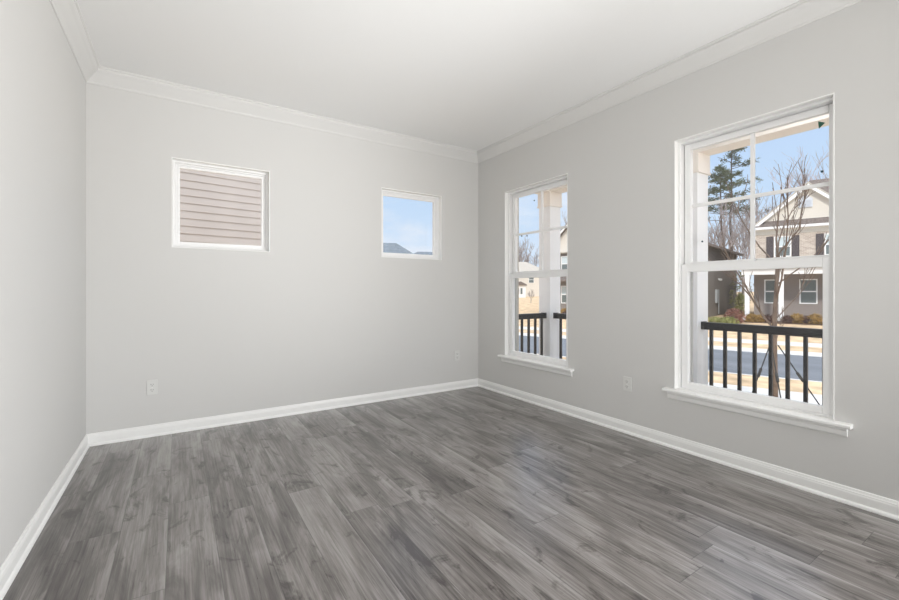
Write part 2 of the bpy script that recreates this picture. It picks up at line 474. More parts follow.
def double_hung(n, W):
    a0, a1 = W
    w = structure(empty('window_%d' % n, (0, 0, 0)))
    z0, z1 = Z3, Z4
    j = MB(); ring(j, a0, a1, z0, z1, .006, .006, .001, .006, -0.0015, 0.06, PRr)
    j.build('jamb_liner', M['trim'], w)
    f = MB()
    ring(f, a0 + .006, a1 - .006, z0, z1 - .006, .006, .014, .012, .016, 0.045, 0.135, PRr)
    f.build('window_frame', M['vinyl'], w, bevel=0.002)
    # exterior trim lining the outside of the opening
    f = MB(); ring(f, a0 + .001, a1 - .001, z0 - 0.02, z1 - .001, .020, .020, .05, .020, 0.136, 0.186, PRr)
    f.build('exterior_trim', M['reveal'], w)
    b0, b1 = a0 + .024, a1 - .024
    sc_ = MB()
    for (q0, q1) in ((a0 + .0205, a0 + .045), (a1 - .070, a1 - .0205)):
        c0 = PRr(q0, .094, z0 + .013); c1 = PRr(q1, .124, 1.281); sc_.box(c0[0], c1[0], c0[1], c1[1], c0[2], c1[2])
    sc_.build('sash_track', M['track'], w)
    zm0, zm1 = 1.262, 1.333
    # upper sash, set outward
    us = ring(MB(), b0 - .012, b1 - .002, zm0 + .02, z1 - .024, .036, .042, zm1 - zm0 - .02, .042, 0.092, 0.128, PRr).build('upper_sash', M['vinyl'], w, bevel=0.003)
    g0, g1, gz0, gz1 = b0 + .024, b1 - .044, zm1, z1 - .066
    slab(g0, g1, gz0, gz1, 0.109, 0.114, PRr).build('upper_glass', M['glass'], us)
    c = (g0 + g1) / 2; cz = (gz0 + gz1) / 2
    slab(c - .011, c + .011, gz0, gz1, 0.102, 0.120, PRr).build('vertical_muntin', M['vinyl'], us)
    slab(g0, g1, cz - .011, cz + .011, 0.1025, 0.1195, PRr).build('horizontal_muntin', M['vinyl'], us)
    # lower sash, set inward
    ls = ring(MB(), b0 - .006, b1, z0 + .012, 1.318, .046, .046, .040, 1.318 - zm0, 0.050, 0.088, PRr).build('lower_sash', M['vinyl'], w, bevel=0.003)
    slab(b0 + .040, b1 - .046, z0 + .052, zm0, 0.066, 0.071, PRr).build('lower_glass', M['glass'], ls)
    slab(c - .03, c + .03, 1.318, 1.33, 0.056, 0.08, PRr).build('sash_lock', M['vinyl'], ls)
    # stool with horns, and apron below
    st = MB()
    pr = [(-0.048, z0 - .010), (-0.052, z0 - .006), (-0.052, z0 - .018), (-0.048, z0 - .022)]
    st.prism([(XR + 0.05, z0), (XR - 0.046, z0), (XR - 0.052, z0 - .005), (XR - 0.052, z0 - .017), (XR - 0.046, z0 - .022), (XR + 0.05, z0 - .022)], 1, a0 + .001, a1 - .001)
    st.prism([(XR + 0.0, z0), (XR - 0.046, z0), (XR - 0.052, z0 - .005), (XR - 0.052, z0 - .017), (XR - 0.046, z0 - .022), (XR + 0.0, z0 - .022)], 1, a0 - .075, a0 + .001)
    st.prism([(XR + 0.0, z0), (XR - 0.046, z0), (XR - 0.052, z0 - .005), (XR - 0.052, z0 - .017), (XR - 0.046, z0 - .022), (XR + 0.0, z0 - .022)], 1, a1 - .001, a1 + .062)
    st.build('stool', M['trim'], w)
    ap = MB()
    ap.prism([(XR, z0 - .022), (XR - 0.022, z0 - .022), (XR - 0.022, z0 - .034), (XR - .015, z0 - .042), (XR - .013, z0 - .066), (XR - .008, z0 - .074), (XR, z0 - .074)], 1, a0 - .054, a1 + .042)
    ap.build('apron', M['trim'], w)
    return w, us, ls
w3, us3, ls3 = double_hung(3, W3)
w4, us4, ls4 = double_hung(4, W4)
double_hung(5, W5); double_hung(6, W6)  # invented windows behind the camera, added to hold the side fill lights

def on_glass(px, py, depth):
    """point of the right-hand glazing seen at a measured place"""
    ph = math.atan((px - 449.5) / F_PX); th = ph + R(YAW)
    X = XR + depth; Y = X / math.tan(th)
    d = X * math.cos(ph) / math.sin(th)
    return X, Y, CAM_H + (290.5 - py) * d / F_PX
x, y, z = on_glass(822.5, 124, 0.107)
MB().prism([(y + .020, z + .022), (y - .012, z + .004), (y + .016, z - .022)], 0, x - .001, x + .0005).build('triangle_sticker', M['sticker'], us4)
for (px, py, us, r) in ((822, 171.5, us4, .007), (702.3, 241.5, us4, .006), (534.3, 200.5, us3, .008), (521.8, 236, us3, .009), (527, 235.8, us3, .009)):
    x, y, z = on_glass(px, py, 0.107)
    MB().cone((x - .001, y, z), (x + .0005, y, z), r, r, 10).build('dot_sticker', M['dot'], us)

# ------------------------------------------------------------------ two fill spots added behind the camera, dressed as floor uplighters
def fill_uplighter(x, y, aim, power, angle, label):
    ul = tag(empty('floor_uplighter', (x, y, 0)), label, 'lamp', 'floor uplighters')
    MB().cone((0, 0, 0), (0, 0, .02), .12, .12, 20).build('base', M['metal'], ul)
    ucan = MB(); n = 20
    ucan.v = [(r_ * math.cos(2 * math.pi * j / n), r_ * math.sin(2 * math.pi * j / n), z) for r_, z in ((.07, .02), (.09, .26), (.082, .26), (.06, .05)) for j in range(n)]
    ucan.f = [(k * n + j, k * n + (j + 1) % n, (k + 1) * n + (j + 1) % n, (k + 1) * n + j) for k in range(3) for j in range(n)]
    ucan.build('can', M['metal'], ul)
    sp = bpy.data.lights.new('uplight', 'SPOT'); sp.energy = power; sp.spot_size = R(angle); sp.spot_blend = 1.0; sp.shadow_soft_size = 0.08
    spo = bpy.data.objects.new('uplight', sp); col.objects.link(spo)
    spo.location = (x, y, 0.30)
    spo.rotation_euler = (Vector(aim) - Vector((x, y, .3))).to_track_quat('-Z', 'Y').to_euler()
fill_uplighter(2.62, -0.95, (-0.5, 2.8, 1.85), 418, 76, 'small black floor uplighter behind the viewer, by the right wall')
fill_uplighter(-0.25, -1.2, (2.9, 3.3, 2.3), 235, 72, 'small black floor uplighter behind the viewer, by the left wall')

# ------------------------------------------------------------------ outlets
def outlet(loc, rotz, label):
    o = tag(empty('electrical_outlet', loc, rotz), label, 'outlet', 'electrical outlets low on the walls')
    p = MB().prism([(-.035, -.053), (-.031, -.057), (.031, -.057), (.035, -.053), (.035, .053), (.031, .057), (-.031, .057), (-.035, .053)], 1, -.006, 0)
    p.build('face_plate', M['plastic'], o, bevel=0.0015)
    for dz in (.0205, -.0205):
        rp = MB().prism([(-.0165, dz - .010), (-.011, dz - .0145), (.011, dz - .0145), (.0165, dz - .010), (.0165, dz + .010), (.011, dz + .0145), (-.011, dz + .0145), (-.0165, dz + .010)], 1, -.0085, -.006)
        ro = rp.build('receptacle', M['plastic'], o)
        sl = MB()
        sl.box(-.0085, -.0058, -.0092, -.0084, dz - .002, dz + .008).box(.0058, .0082, -.0092, -.0084, dz - .001, dz + .007)
        sl.cone((0, -.0092, dz - .0085), (0, -.0084, dz - .0085), .0028, .0028, 8)
        sl.build('slots', M['slot'], ro)
    MB().cone((0, -.0075, 0), (0, -.006, 0), .003, .003, 8).build('screw', M['trim'], o)
    return o
def on_back(px, py):
    ph = math.atan((px - 449.5) / F_PX); th = ph + R(YAW)
    d = YB * math.cos(ph) / math.cos(th)
    return (YB * math.tan(th), YB, CAM_H + (290.5 - py) * d / F_PX)
x, y, z = on_back(152.2, 387.2)
outlet((x, y, z), 0, 'white duplex outlet under the siding view window, near the left corner')
x, y, z = on_back(457, 355.5)
outlet((x, y, z), 0, 'white duplex outlet low on the back wall, beside the right corner')
x, y, z = on_glass(627.6, 384, 0)
outlet((XR, y, z), R(-90), 'white duplex outlet on the right wall between the two tall windows')

# ------------------------------------------------------------------ porch
PX, CY1, CYC = 4.2, 2.128, 3.99
structure(MB().box(XR + T, 4.42, -3.6, 4.22, -0.42, -0.10).build('porch_floor', M['concrete']))
structure(MB().box(XR + T, 4.62, -3.8, 4.4, 2.76, 2.95).build('porch_ceiling', M['porch_white']))
b = MB().box(4.1, 4.3, -3.6, 4.09, 2.43, 2.76).box(XR + T, 4.1, 3.89, 4.09, 2.43, 2.76)
structure(b.build('porch_beam', M['beam']))
def porch_column(y, label):
    o = tag(empty('porch_column', (PX, y, -0.10)), label, 'column', 'white square porch columns')
    MB().box(-.1, .1, -.1, .1, .16, 2.35).build('shaft', M['porch_white'], o, bevel=.004)
    c = MB().box(-.112, .112, -.112, .112, 2.35, 2.53).box(-.118, .118, -.118, .118, 2.345, 2.365)
    c.build('capital', M['beam'], o)
    MB().box(-.12, .12, -.12, .12, 0, .16).build('base', M['porch_white'], o)
    return o
porch_column(CYC, 'white square porch column at the corner, filling the small tall window')
porch_column(CY1, 'white square porch column at the left edge of the big window')
porch_column(0.236, 'white square porch column nearest the viewer, hidden beside the big window')
def railing(axis, a0, a1, pts, label):
    if axis == 'y': o = empty('porch_railing', (PX, (a0 + a1) / 2, -0.10)); c = (a0 + a1) / 2
    else: o = empty('porch_railing', ((a0 + a1) / 2, CYC, -0.10)); c = (a0 + a1) / 2
    tag(o, label, 'railing', 'black metal porch railings')
    def B(mb, u0, u1, w, z0, z1):
        if axis == 'y': mb.box(-w, w, u0 - c, u1 - c, z0, z1)
        else: mb.box(u0 - c, u1 - c, -w, w, z0, z1)
        return mb
    tr = B(MB(), a0, a1, .030, .885, .93); B(tr, a0, a1, .022, .860, .886)
    tr.build('top_rail', M['metal'], o, bevel=.004)
    B(MB(), a0, a1, .018, .07, .11).build('bottom_rail', M['metal'], o)
    for p in pts: B(MB(), p - .0125, p + .0125, .0125, .10, .87).build('baluster', M['metal'], o)
    for e0, e1 in ((a0, a0 + .02), (a1 - .02, a1)):
        B(MB(), e0, e1, .038, .862, .935).build('rail_bracket', M['metal'], o)
    return o
railing('y', .336, 2.028, [1.952 - .1172 * i for i in range(14)], 'black metal porch railing across the big right window')
railing('y', 2.228, 3.89, [3.795 - .1172 * i for i in range(13)], 'black metal porch railing right of the corner column')
railing('x', XR + T, 4.1, [4.049 - .1172 * i for i in range(8)], 'black metal end railing running from house to corner column')

def porch_fill(y, label):  # unseen glowing panels, added to brighten the porch column and railing
    o = tag(empty('porch_ceiling_light', (3.65, y, 2.76)), label, 'lamp', 'porch ceiling lights')
    MB().box(-.2, .2, -.4, .4, -.05, 0).build('housing', M['trim'], o)
    m = bpy.data.materials.new('lit_diffuser'); m.use_nodes = True
    b_ = m.node_tree.nodes['Principled BSDF']
    b_.inputs['Emission Color'].default_value = (0.97, 0.98, 1.0, 1); b_.inputs['Emission Strength'].default_value = 5.0
    MB().box(-.18, .18, -.38, .38, -.07, -.05).build('diffuser', m, o)
porch_fill(1.1, 'flat porch ceiling light above the big window')
porch_fill(3.0, 'flat porch ceiling light above the small tall window')

# ------------------------------------------------------------------ the ground outside: a street frame turned 20 degrees
A20 = R(20.0)
UU = Vector((math.cos(A20), math.sin(A20), 0)); VV = Vector((-math.sin(A20), math.cos(A20), 0))
def uv(u, v, z=0): p = UU * u + VV * v; return (p.x, p.y, z)
PROF = [(-60, -0.45), (4.9, -0.45), (11.3, -1.30), (13.3, -1.37), (15.6, -1.44), (16.0, -1.49), (21.8, -1.49), (22.3, -1.42), (24.3, -1.35), (25.6, -1.31), (32.0, -0.72), (46, -0.6), (80, -0.05), (260, 0.5)]
def gz(u):
    for (a, za), (b_, zb) in zip(PROF, PROF[1:]):
        if a <= u <= b_: return za + (zb - za) * (u - a) / (b_ - a)
    return PROF[-1][1]
def strip(name, us, material, lift=0.0, thick=0.3, v0=-90, v1=200):
    mb = MB()
    for u0, u1 in zip(us, us[1:]):
        vs = [uv(u0, v0, gz(u0) + lift), uv(u1, v0, gz(u1) + lift), uv(u1, v1, gz(u1) + lift), uv(u0, v1, gz(u0) + lift)]
        vs += [(a, b2, c - thick) for a, b2, c in vs]
        mb.add(vs, [(0, 1, 2, 3), (7, 6, 5, 4), (0, 4, 5, 1), (1, 5, 6, 2), (2, 6, 7, 3), (3, 7, 4, 0)])
    return structure(mb.build(name, material))
strip('near_lawn', [-60, 4.9, 11.3], M['lawn'])
strip('near_sidewalk', [11.3, 13.3], M['concrete'], 0.01)
strip('near_verge', [13.3, 15.55], M['lawn'])
strip('near_curb', [15.55, 15.95], M['concrete'], 0.01)
strip('road', [15.95, 21.85], M['asphalt'])
strip('far_curb', [21.85, 22.55], M['concrete'], 0.02)
strip('far_verge', [22.55, 24.2], M['lawn'])
strip('far_sidewalk', [24.2, 25.5], M['concrete'], 0.01)
strip('far_lawn', [25.5, 32, 46, 80, 260], M['lawn'])

# ------------------------------------------------------------------ house helpers (local frame: x = across to the right, y = away)
def lap_wall(mb, x0, x1, z0, z1, y, pitch, out=0.012):
    """lap siding courses, each leaning out at its foot, facing -y"""
    z = z0
    while z < z1 - 1e-4:
        zt = min(z + pitch, z1)
        mb.add([(x0, y - out, z), (x1, y - out, z), (x1, y - .001, zt), (x0, y - .001, zt), (x0, y, z), (x1, y, z)],
               [(0, 1, 2, 3), (4, 5, 1, 0)])
        z = zt
def house_window(parent, x0, x1, z0, z1, y, upper='pane_up', wall='frame'):
    """white framed double hung unit; y = wall face, sticks out towards -y"""
    f = MB()
    t = .07
    f.box(x0 - t, x0, y - .05, y + .02, z0 - t, z1 + t).box(x1, x1 + t, y - .05, y + .02, z0 - t, z1 + t)
    f.box(x0, x1, y - .05, y + .02, z1, z1 + t).box(x0, x1, y - .06, y + .02, z0 - t, z0)
    zm = (z0 + z1) / 2
    f.box(x0, x1, y - .04, y + .02, zm - .04, zm + .04)
    fo = f.build('window', M['vinyl'], parent)
    MB().box(x0, x1, y - .01, y + .01, zm + .04, z1).build('upper_pane', M[upper], fo)
    MB().box(x0, x1, y - .01, y + .01, z0, zm - .04).build('lower_pane', M['pane'], fo)
    return fo
def shutter(parent, x0, x1, z0, z1, y):
    s = MB().box(x0, x1, y - .05, y, z0, z1)
    n = 12
    for i in range(n):
        z = z0 + .06 + (z1 - z0 - .12) * i / n
        s.prism([(y - .05, z), (y - .065, z), (y - .05, z + .08)], 0, x0 + .05, x1 - .05)
    return s.build('shutter', M['shutter'], parent)

# frame of the brick house: local x = -V (right), local y = U
def frame_at(name, u, v, z, rot=0.0):
    p = uv(u, v, z)
    return empty(name, p, A20 - R(90) + rot)

# --- brick house across the street
bh = frame_at('brick_house', 34, 0, -0.75)
tag(bh, 'two storey brick house with cream front gable across the street', 'house')
z_ = 0.75
XLh, XRh = -0.55, 9.0     # local x of the walls
MB().box(XLh, XRh, 0, 9, 0, 3.3).build('lower_wall', M['siding_taupe'], bh)
MB().box(XLh, 4.75, -0.02, .2, 3.3, 5.2 + z_).box(4.75, XRh, 0.3, 9, 3.3, 5.0 + z_).box(XLh, 4.75, .2, 9, 3.3, 5.2 + z_).build('brick_wall', M['brick'], bh)
GX, GE, GA = 2.13, 5.28 + z_, 7.62 + z_
g = MB(); hw = 2.62
n = 16
pitch = (GA - GE) / n
for i in range(n):
    za, zb = GE + pitch * i, GE + pitch * (i + 1)
    wa = hw * (1 - i / n) ; wb_ = hw * (1 - (i + 1) / n)
    g.add([(GX - wa, -.03, za), (GX + wa, -.03, za), (GX + wb_, -.015, zb), (GX - wb_, -.015, zb), (GX - wa, -.01, za), (GX + wa, -.01, za)], [(0, 1, 2, 3), (0, 4, 5, 1)])
g.build('gable_siding', M['siding_cream'], bh)
# rake boards and gable roof
for sgn, nm in ((-1, 'l'), (1, 'r')):
    ex = GX + sgn * (hw + .28); ez = GE - .25
    ax, az = GX, GA + .02
    rb = MB().prism([(ex, ez - .16), (ax, az - .16), (ax, az + .05), (ex, ez + .05)], 1, -.36, -.30)
    rb.build('rake_board', M['vinyl'], bh)
    rf = MB().prism([(ex, ez + .05), (ax, az + .05), (ax, az + .17), (ex, ez + .17)], 1, -.36, 5.0)
    rf.build('gable_roof', M['shingle_pale'], bh)
    MB().prism([(ex, ez - .02), (ax, az - .02), (ax, az + .05), (ex, ez + .05)], 1, -.30, 0.0).build('rake_soffit', M['vinyl'], bh)
# shingled pent roof strip, fascia, frieze
MB().prism([(0, 5.62 + z_), (-.42, 5.24 + z_), (-.42, 5.19 + z_), (0, 5.19 + z_)], 0, GX - hw - .1, GX + hw + .1).build('pent_roof', M['shingle'], bh)
MB().box(GX - hw - .1, GX + hw + .1, -.46, -.02, 5.05 + z_, 5.19 + z_).build('fascia', M['vinyl'], bh)
MB().box(XLh - .02, 4.77, -.06, -.02, 4.74 + z_, 5.05 + z_).build('frieze_board', M['siding_cream'], bh)
VX = GX - .1
vt = MB().box(VX - .34, VX + .34, -.10, 0, 6.28 + z_, 6.80 + z_)
vt.prism([(VX - .34, 6.80 + z_), (VX + .34, 6.80 + z_), (VX, 7.08 + z_)], 1, -.10, 0)
for i in range(6): vt.box(VX - .28, VX + .28, -.13, -.10, 6.33 + z_ + .075 * i, 6.36 + z_ + .075 * i)
vt.build('gable_vent', M['vent'], bh)
# main hip roof behind
E0, RZ = 5.1 + z_, 8.85 + z_
mr = MB(); x0, x1, y0, y1 = XLh - .3, XRh + .3, .0, 9.3
mr.add([(x0, y0, E0), (x1, y0, E0), (x1, y1, E0), (x0, y1, E0), (x0 + 3.4, 4.6, RZ), (x1 - 3.0, 4.6, RZ)],
       [(0, 1, 5, 4), (1, 2, 5), (2, 3, 4, 5), (3, 0, 4), (3, 2, 1, 0)])
mr.build('main_roof', M['shingle'], bh)
for c_ in (.92, 3.34):
    house_window(bh, c_ - .36, c_ + .36, 3.34 + z_, 4.52 + z_, -.02)
    shutter(bh, c_ - .82, c_ - .46, 3.24 + z_, 4.60 + z_, -.02)
    shutter(bh, c_ + .46, c_ + .82, 3.24 + z_, 4.60 + z_, -.02)
for c_ in (.42, 2.17, 5.2):
    house_window(bh, c_ - .36, c_ + .36, .43 + z_ - .06, 1.77 + z_, 0, 'pane')
# porch
MB().box(XLh - .6, XRh, -2.1, 0, 0, .22).build('porch_slab', M['concrete'], bh)
MB().box(XLh - .6, XRh, -2.15, -1.9, 2.1 + z_, 2.55 + z_).build('porch_beam', M['vinyl'], bh)
MB().prism([(-2.4, 2.5 + z_), (0, 2.5 + z_), (0, 3.05 + z_), (-2.4, 2.62 + z_)], 0, XLh - .8, XRh).build('porch_roof', M['shingle_pale'], bh)
for c_ in (-.86, .80, 2.9 + 1.4, 6.2):
    MB().box(c_ - .12, c_ + .12, -2.14, -1.9, .2, 2.1 + z_).build('porch_column', M['porch_white'], bh)

# --- dark taupe house on the left
dh = frame_at('taupe_house', 0, 0, 0, R(-6.8))
A2 = A20 - R(6.8)
def place_local(o, up, vp, z):      # U', V' frame of the turned house
    p = Vector((math.cos(A2), math.sin(A2), 0)) * up + Vector((-math.sin(A2), math.cos(A2), 0)) * vp
    o.location = (p.x, p.y, z)
place_local(dh, 31, 6.98, -0.75)
tag(dh, 'dark taupe sided house seen beside the left porch column', 'house')
DX0, DX1, DY1 = -11.4, 0.0, 11.4
bx = MB().box(DX0, DX1 - .02, 0, DY1, 0, 4.9)
# lap courses on the side facing us (+x)
zc = 0.0
while zc < 4.88:
    bx.add([(DX1 + .014, 0, zc), (DX1 + .014, DY1, zc), (DX1 - .01, DY1, zc + .17), (DX1 - .01, 0, zc + .17), (DX1 - .02, 0, zc), (DX1 - .02, DY1, zc)], [(0, 1, 2, 3), (0, 4, 5, 1)])
    zc += .17
bx.build('siding_wall', M['siding_dark'], dh)
MB().box(DX1 - .05, DX1 + .03, DY1 - .1, DY1 + .03, 0, 4.9).build('corner_board', M['siding_dark'], dh)
rf = MB(); x0, x1, y0, y1, e0, rz = DX0 - .4, DX1 + .4, -.4, DY1 + .4, 4.92, 6.2
rf.add([(x0, y0, e0), (x1, y0, e0), (x1, y1, e0), (x0, y1, e0), (x0 + 4, 5.7, rz), (x1 - 4, 5.7, rz)], [(0, 1, 5, 4), (1, 2, 5), (2, 3, 4, 5), (3, 0, 4), (3, 2, 1, 0)])
rf.build('hip_roof', M['shingle_pale'], dh)
gt = MB().box(x1 - .02, x1 + .08, y0, y1, e0 - .16, e0 + .02)
gt.build('gutter', M['shingle'], dh)
# front gable at the far left with window and shutters
gx = DX0 + 2.4
MB().prism([(gx - 2.6, 4.9), (gx + 2.6, 4.9), (gx, 7.4)], 1, -.05, 4).build('front_gable', M['siding_cream'], dh)
for sgn in (-1, 1):
    ex = gx + sgn * 2.95
    MB().prism([(ex, 4.55), (gx, 7.35), (gx, 7.6), (ex, 4.8)], 1, -.45, 4.2).build('gable_roof', M['shingle'], dh)
    MB().prism([(ex, 4.5), (gx, 7.3), (gx, 7.48), (ex, 4.68)], 1, -.5, -.44).build('rake_board', M['vinyl'], dh)
for xx in (gx - .6, -7.0, -2.5):
    house_window(dh, xx - .42, xx + .42, 3.5, 4.6, 0)
    shutter(dh, xx - 1.0, xx - .55, 3.4, 4.7, 0); shutter(dh, xx + .55, xx + 1.0, 3.4, 4.7, 0)
    house_window(dh, xx - .42, xx + .42, .9, 2.2, 0)
MB().prism([(-1.2, 2.6), (0, 2.6), (0, 3.1), (-1.2, 2.75)], 0, DX0, -4).build('porch_roof', M['shingle'], dh)
fl = MB()
MB().box(.0, .14, 3.7, 4.35, 1.0, 1.95).build('meter_box', M['meter'], dh)
MB().cone((.07, 4.5, .2), (.07, 4.5, 1.9), .035, .035, 6).build('conduit', M['meter'], dh)
for yy in (4.6, 5.0):
    fl = MB(); fl.cone((.02, yy + .05, 2.72), (.16, yy, 2.66), .05, .085, 8)
    fl.build('flood_light', M['lamp'], dh)

# --- neighbour house seen through the left back window: beige lap siding close by
nh = empty('beige_sided_house', (0.0, 9.7, -0.45), R(7.0))
tag(nh, 'house with pale beige lap siding right outside the left back window', 'house')
sw = MB(); lap_wall(sw, -5.0, 2.6, .3, 6.3, 0, .15, .017)
sw.box(-5.0, 2.6, .001, 8, 0.0, 6.3)
sw.build('lap_siding', M['siding_near'], nh)
MB().box(2.55, 2.66, -.03, .1, .0, 6.3).build('corner_board', M['vinyl'], nh)
MB().box(-5.05, 2.65, -.01, .05, 0, .3).build('foundation', M['concrete'], nh)
r_ = MB(); r_.add([(-5.4, -.4, 6.3), (3.0, -.4, 6.3), (3.0, 8.4, 6.3), (-5.4, 8.4, 6.3), (-2.0, 4, 8.6), (-.4, 4, 8.6)], [(0, 1, 5, 4), (1, 2, 5), (2, 3, 4, 5), (3, 0, 4), (3, 2, 1, 0)])
r_.build('hip_roof', M['shingle'], nh)

# --- distant roofs through the right back window
def px_ray(px, depth):
    ph = math.atan((px - 449.5) / F_PX); th = ph + R(YAW)
    d = depth / math.cos(ph)
    return d * math.sin(th), d * math.cos(th)
def pz(py, depth): return CAM_H + (290.5 - py) * depth / F_PX
def hip_house(name, label, px_c, depth, w, dp, ground, eave, ridge, rl, rot, wallm, roofm, wins=()):
    x, y = px_ray(px_c, depth)
    h = tag(empty(name, (x, y, ground), rot), label, 'house')
    MB().box(-w / 2, w / 2, 0, dp, 0, eave - ground).build('wall', M[wallm], h)
    e_, r2 = eave - ground, ridge - ground
    q = MB(); q.add([(-w / 2 - .4, -.4, e_), (w / 2 + .4, -.4, e_), (w / 2 + .4, dp + .4, e_), (-w / 2 - .4, dp + .4, e_), (-rl / 2, dp / 2, r2), (rl / 2, dp / 2, r2)],
                    [(0, 1, 5, 4), (1, 2, 5), (2, 3, 4, 5), (3, 0, 4), (3, 2, 1, 0)])
    q.build('roof', M[roofm], h)
    for (a, b2, c, d2) in wins:
        house_window(h, a, b2, c, d2, 0, 'pane')
    return h
hip_house('distant_house', 'distant house with slate grey hip roof beyond the right back window', 378, 45, 9.5, 9, -.6, 4.3, 6.78, 4.0, R(-25), 'siding_cream', 'shingle_blue',
          [(-3, -2, 2.9, 4.2), (2, 3, 2.9, 4.2)])
hip_house('distant_house', 'farther grey roofed house showing as a sliver beside the slate hip roof', 428, 75, 10, 9, -.4, 6.6, 8.5, 3.0, R(-25), 'siding_cream', 'shingle_blue')

# --- far houses along the street through the small tall window
hip_house('distant_house', 'pale two storey house far down the street with a broad pale roof', 526, 84, 11, 9, -.3, 4.4, 7.2, 3.0, R(-25), 'siding_cream', 'shingle_pale',
          [(-3.6, -2.6, 3.0, 4.2), (.6, 1.6, 3.0, 4.2), (3.0, 4.0, 3.0, 4.2), (2.9, 4.1, .8, 2.3)])
x, y = px_ray(521, 78)
sh = tag(empty('small_outbuilding', (x, y, -.28), R(-25)), 'small white gabled building with two dark windows in the far field', 'building')
MB().box(-1.1, .9, 0, 4, 0, 2.4).build('wall', M['vinyl'], sh)
MB().prism([(-1.3, 2.35), (1.1, 2.35), (1.1, 2.5), (-.1, 3.1), (-1.3, 2.5)], 1, -.3, 4.3).build('roof', M['shingle'], sh)
for a in (-.75, -.1): 
    MB().box(a, a + .38, -.03, .02, .75, 1.85).build('window', M['pane'], sh)

# ------------------------------------------------------------------ vegetation
def grow(mb, p, d, length, r, level, rng, spread, nseg=3, sides=4, min_r=0.004, up=0.15, kids=(3, 4), ratio=.68):
    pts = [Vector(p)]; dirs = [Vector(d).normalized()]
    step = length / nseg
    for i in range(nseg):
        dd = (dirs[-1] + Vector((rng.uniform(-1, 1), rng.uniform(-1, 1), rng.uniform(-.6, 1))) * .13 + Vector((0, 0, up * .3))).normalized()
        pts.append(pts[-1] + dd * step); dirs.append(dd)
    for i in range(nseg):
        ra = r * (1 - .45 * i / nseg); rb = r * (1 - .45 * (i + 1) / nseg)
        mb.cone(pts[i], pts[i + 1], max(ra, min_r), max(rb, min_r), sides, caps=False)
    if level <= 0: return
    k = rng.randint(*kids)
    for j in range(k):
        t = rng.uniform(.45, 1.0) if j else 1.0
        i = min(int(t * nseg), nseg - 1)
        base = pts[i].lerp(pts[i + 1], t * nseg - i)
        perp = Vector((rng.uniform(-1, 1), rng.uniform(-1, 1), rng.uniform(-.3, .5)))
        dd = (dirs[i] + perp * spread + Vector((0, 0, up))).normalized()
        grow(mb, base, dd, length * rng.uniform(ratio - .12, ratio + .1), r * (.62 if j else .58), level - 1, rng, spread, nseg, sides, min_r, up, kids, ratio)

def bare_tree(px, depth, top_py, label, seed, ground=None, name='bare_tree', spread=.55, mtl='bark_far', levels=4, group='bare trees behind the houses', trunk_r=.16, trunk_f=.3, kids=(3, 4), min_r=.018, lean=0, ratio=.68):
    x, y = px_ray(px, depth)
    g_ = gz(Vector((x, y, 0)).dot(UU)) if ground is None else ground
    H = pz(top_py, depth) - g_
    o = tag(empty(name, (x, y, g_ - .05)), label, 'tree', group)
    rng = random.Random(seed)
    tk = MB(); th = H * trunk_f
    tk.cone((0, 0, 0), (lean, 0, th), trunk_r, trunk_r * .75, 7)
    tk.build('trunk', M[mtl], o, recalc=False)
    br = MB()
    L0 = (H - th) * .42
    for j in range(5):
        a = j * 2 * math.pi / 5 + rng.uniform(-.4, .4)
        s_ = 0.1 if j == 0 else spread * rng.uniform(.6, 1.1)
        grow(br, (lean, 0, th * (1 if j == 0 else rng.uniform(.75, 1))), (math.cos(a) * s_, math.sin(a) * s_, 1), L0 * (1.15 if j == 0 else rng.uniform(.75, 1)), trunk_r * .6, levels - 1, rng, spread, min_r=min_r, kids=kids, sides=3, ratio=ratio)
    zmax = max(v[2] for v in br.v)
    k = H / zmax if zmax > 0 else 1
    br.v = [((v[0] - lean) * (1 + (k - 1) * .6) + lean, v[1] * (1 + (k - 1) * .6), v[2] if v[2] < th else th + (v[2] - th) * (H - th) / max(zmax - th, .1)) for v in br.v]
    br.build('branches', M[mtl], o, recalc=False)
    return o

def needles(mb, c, r, n, rng, size):
    for _ in range(n):
        d = Vector((rng.gauss(0, 1), rng.gauss(0, 1), rng.gauss(0, .6)))
        d.normalize(); p = Vector(c) + d * r * rng.random() ** .5
        q = Vector((rng.uniform(-1, 1), rng.uniform(-1, 1), rng.uniform(-.5, .8))).normalized()
        w = q.cross(d)
        if w.length < .05: continue
        w.normalize()
        mb.add([p - w * size * .16, p + w * size * .16, p + q * size], [(0, 1, 2)])

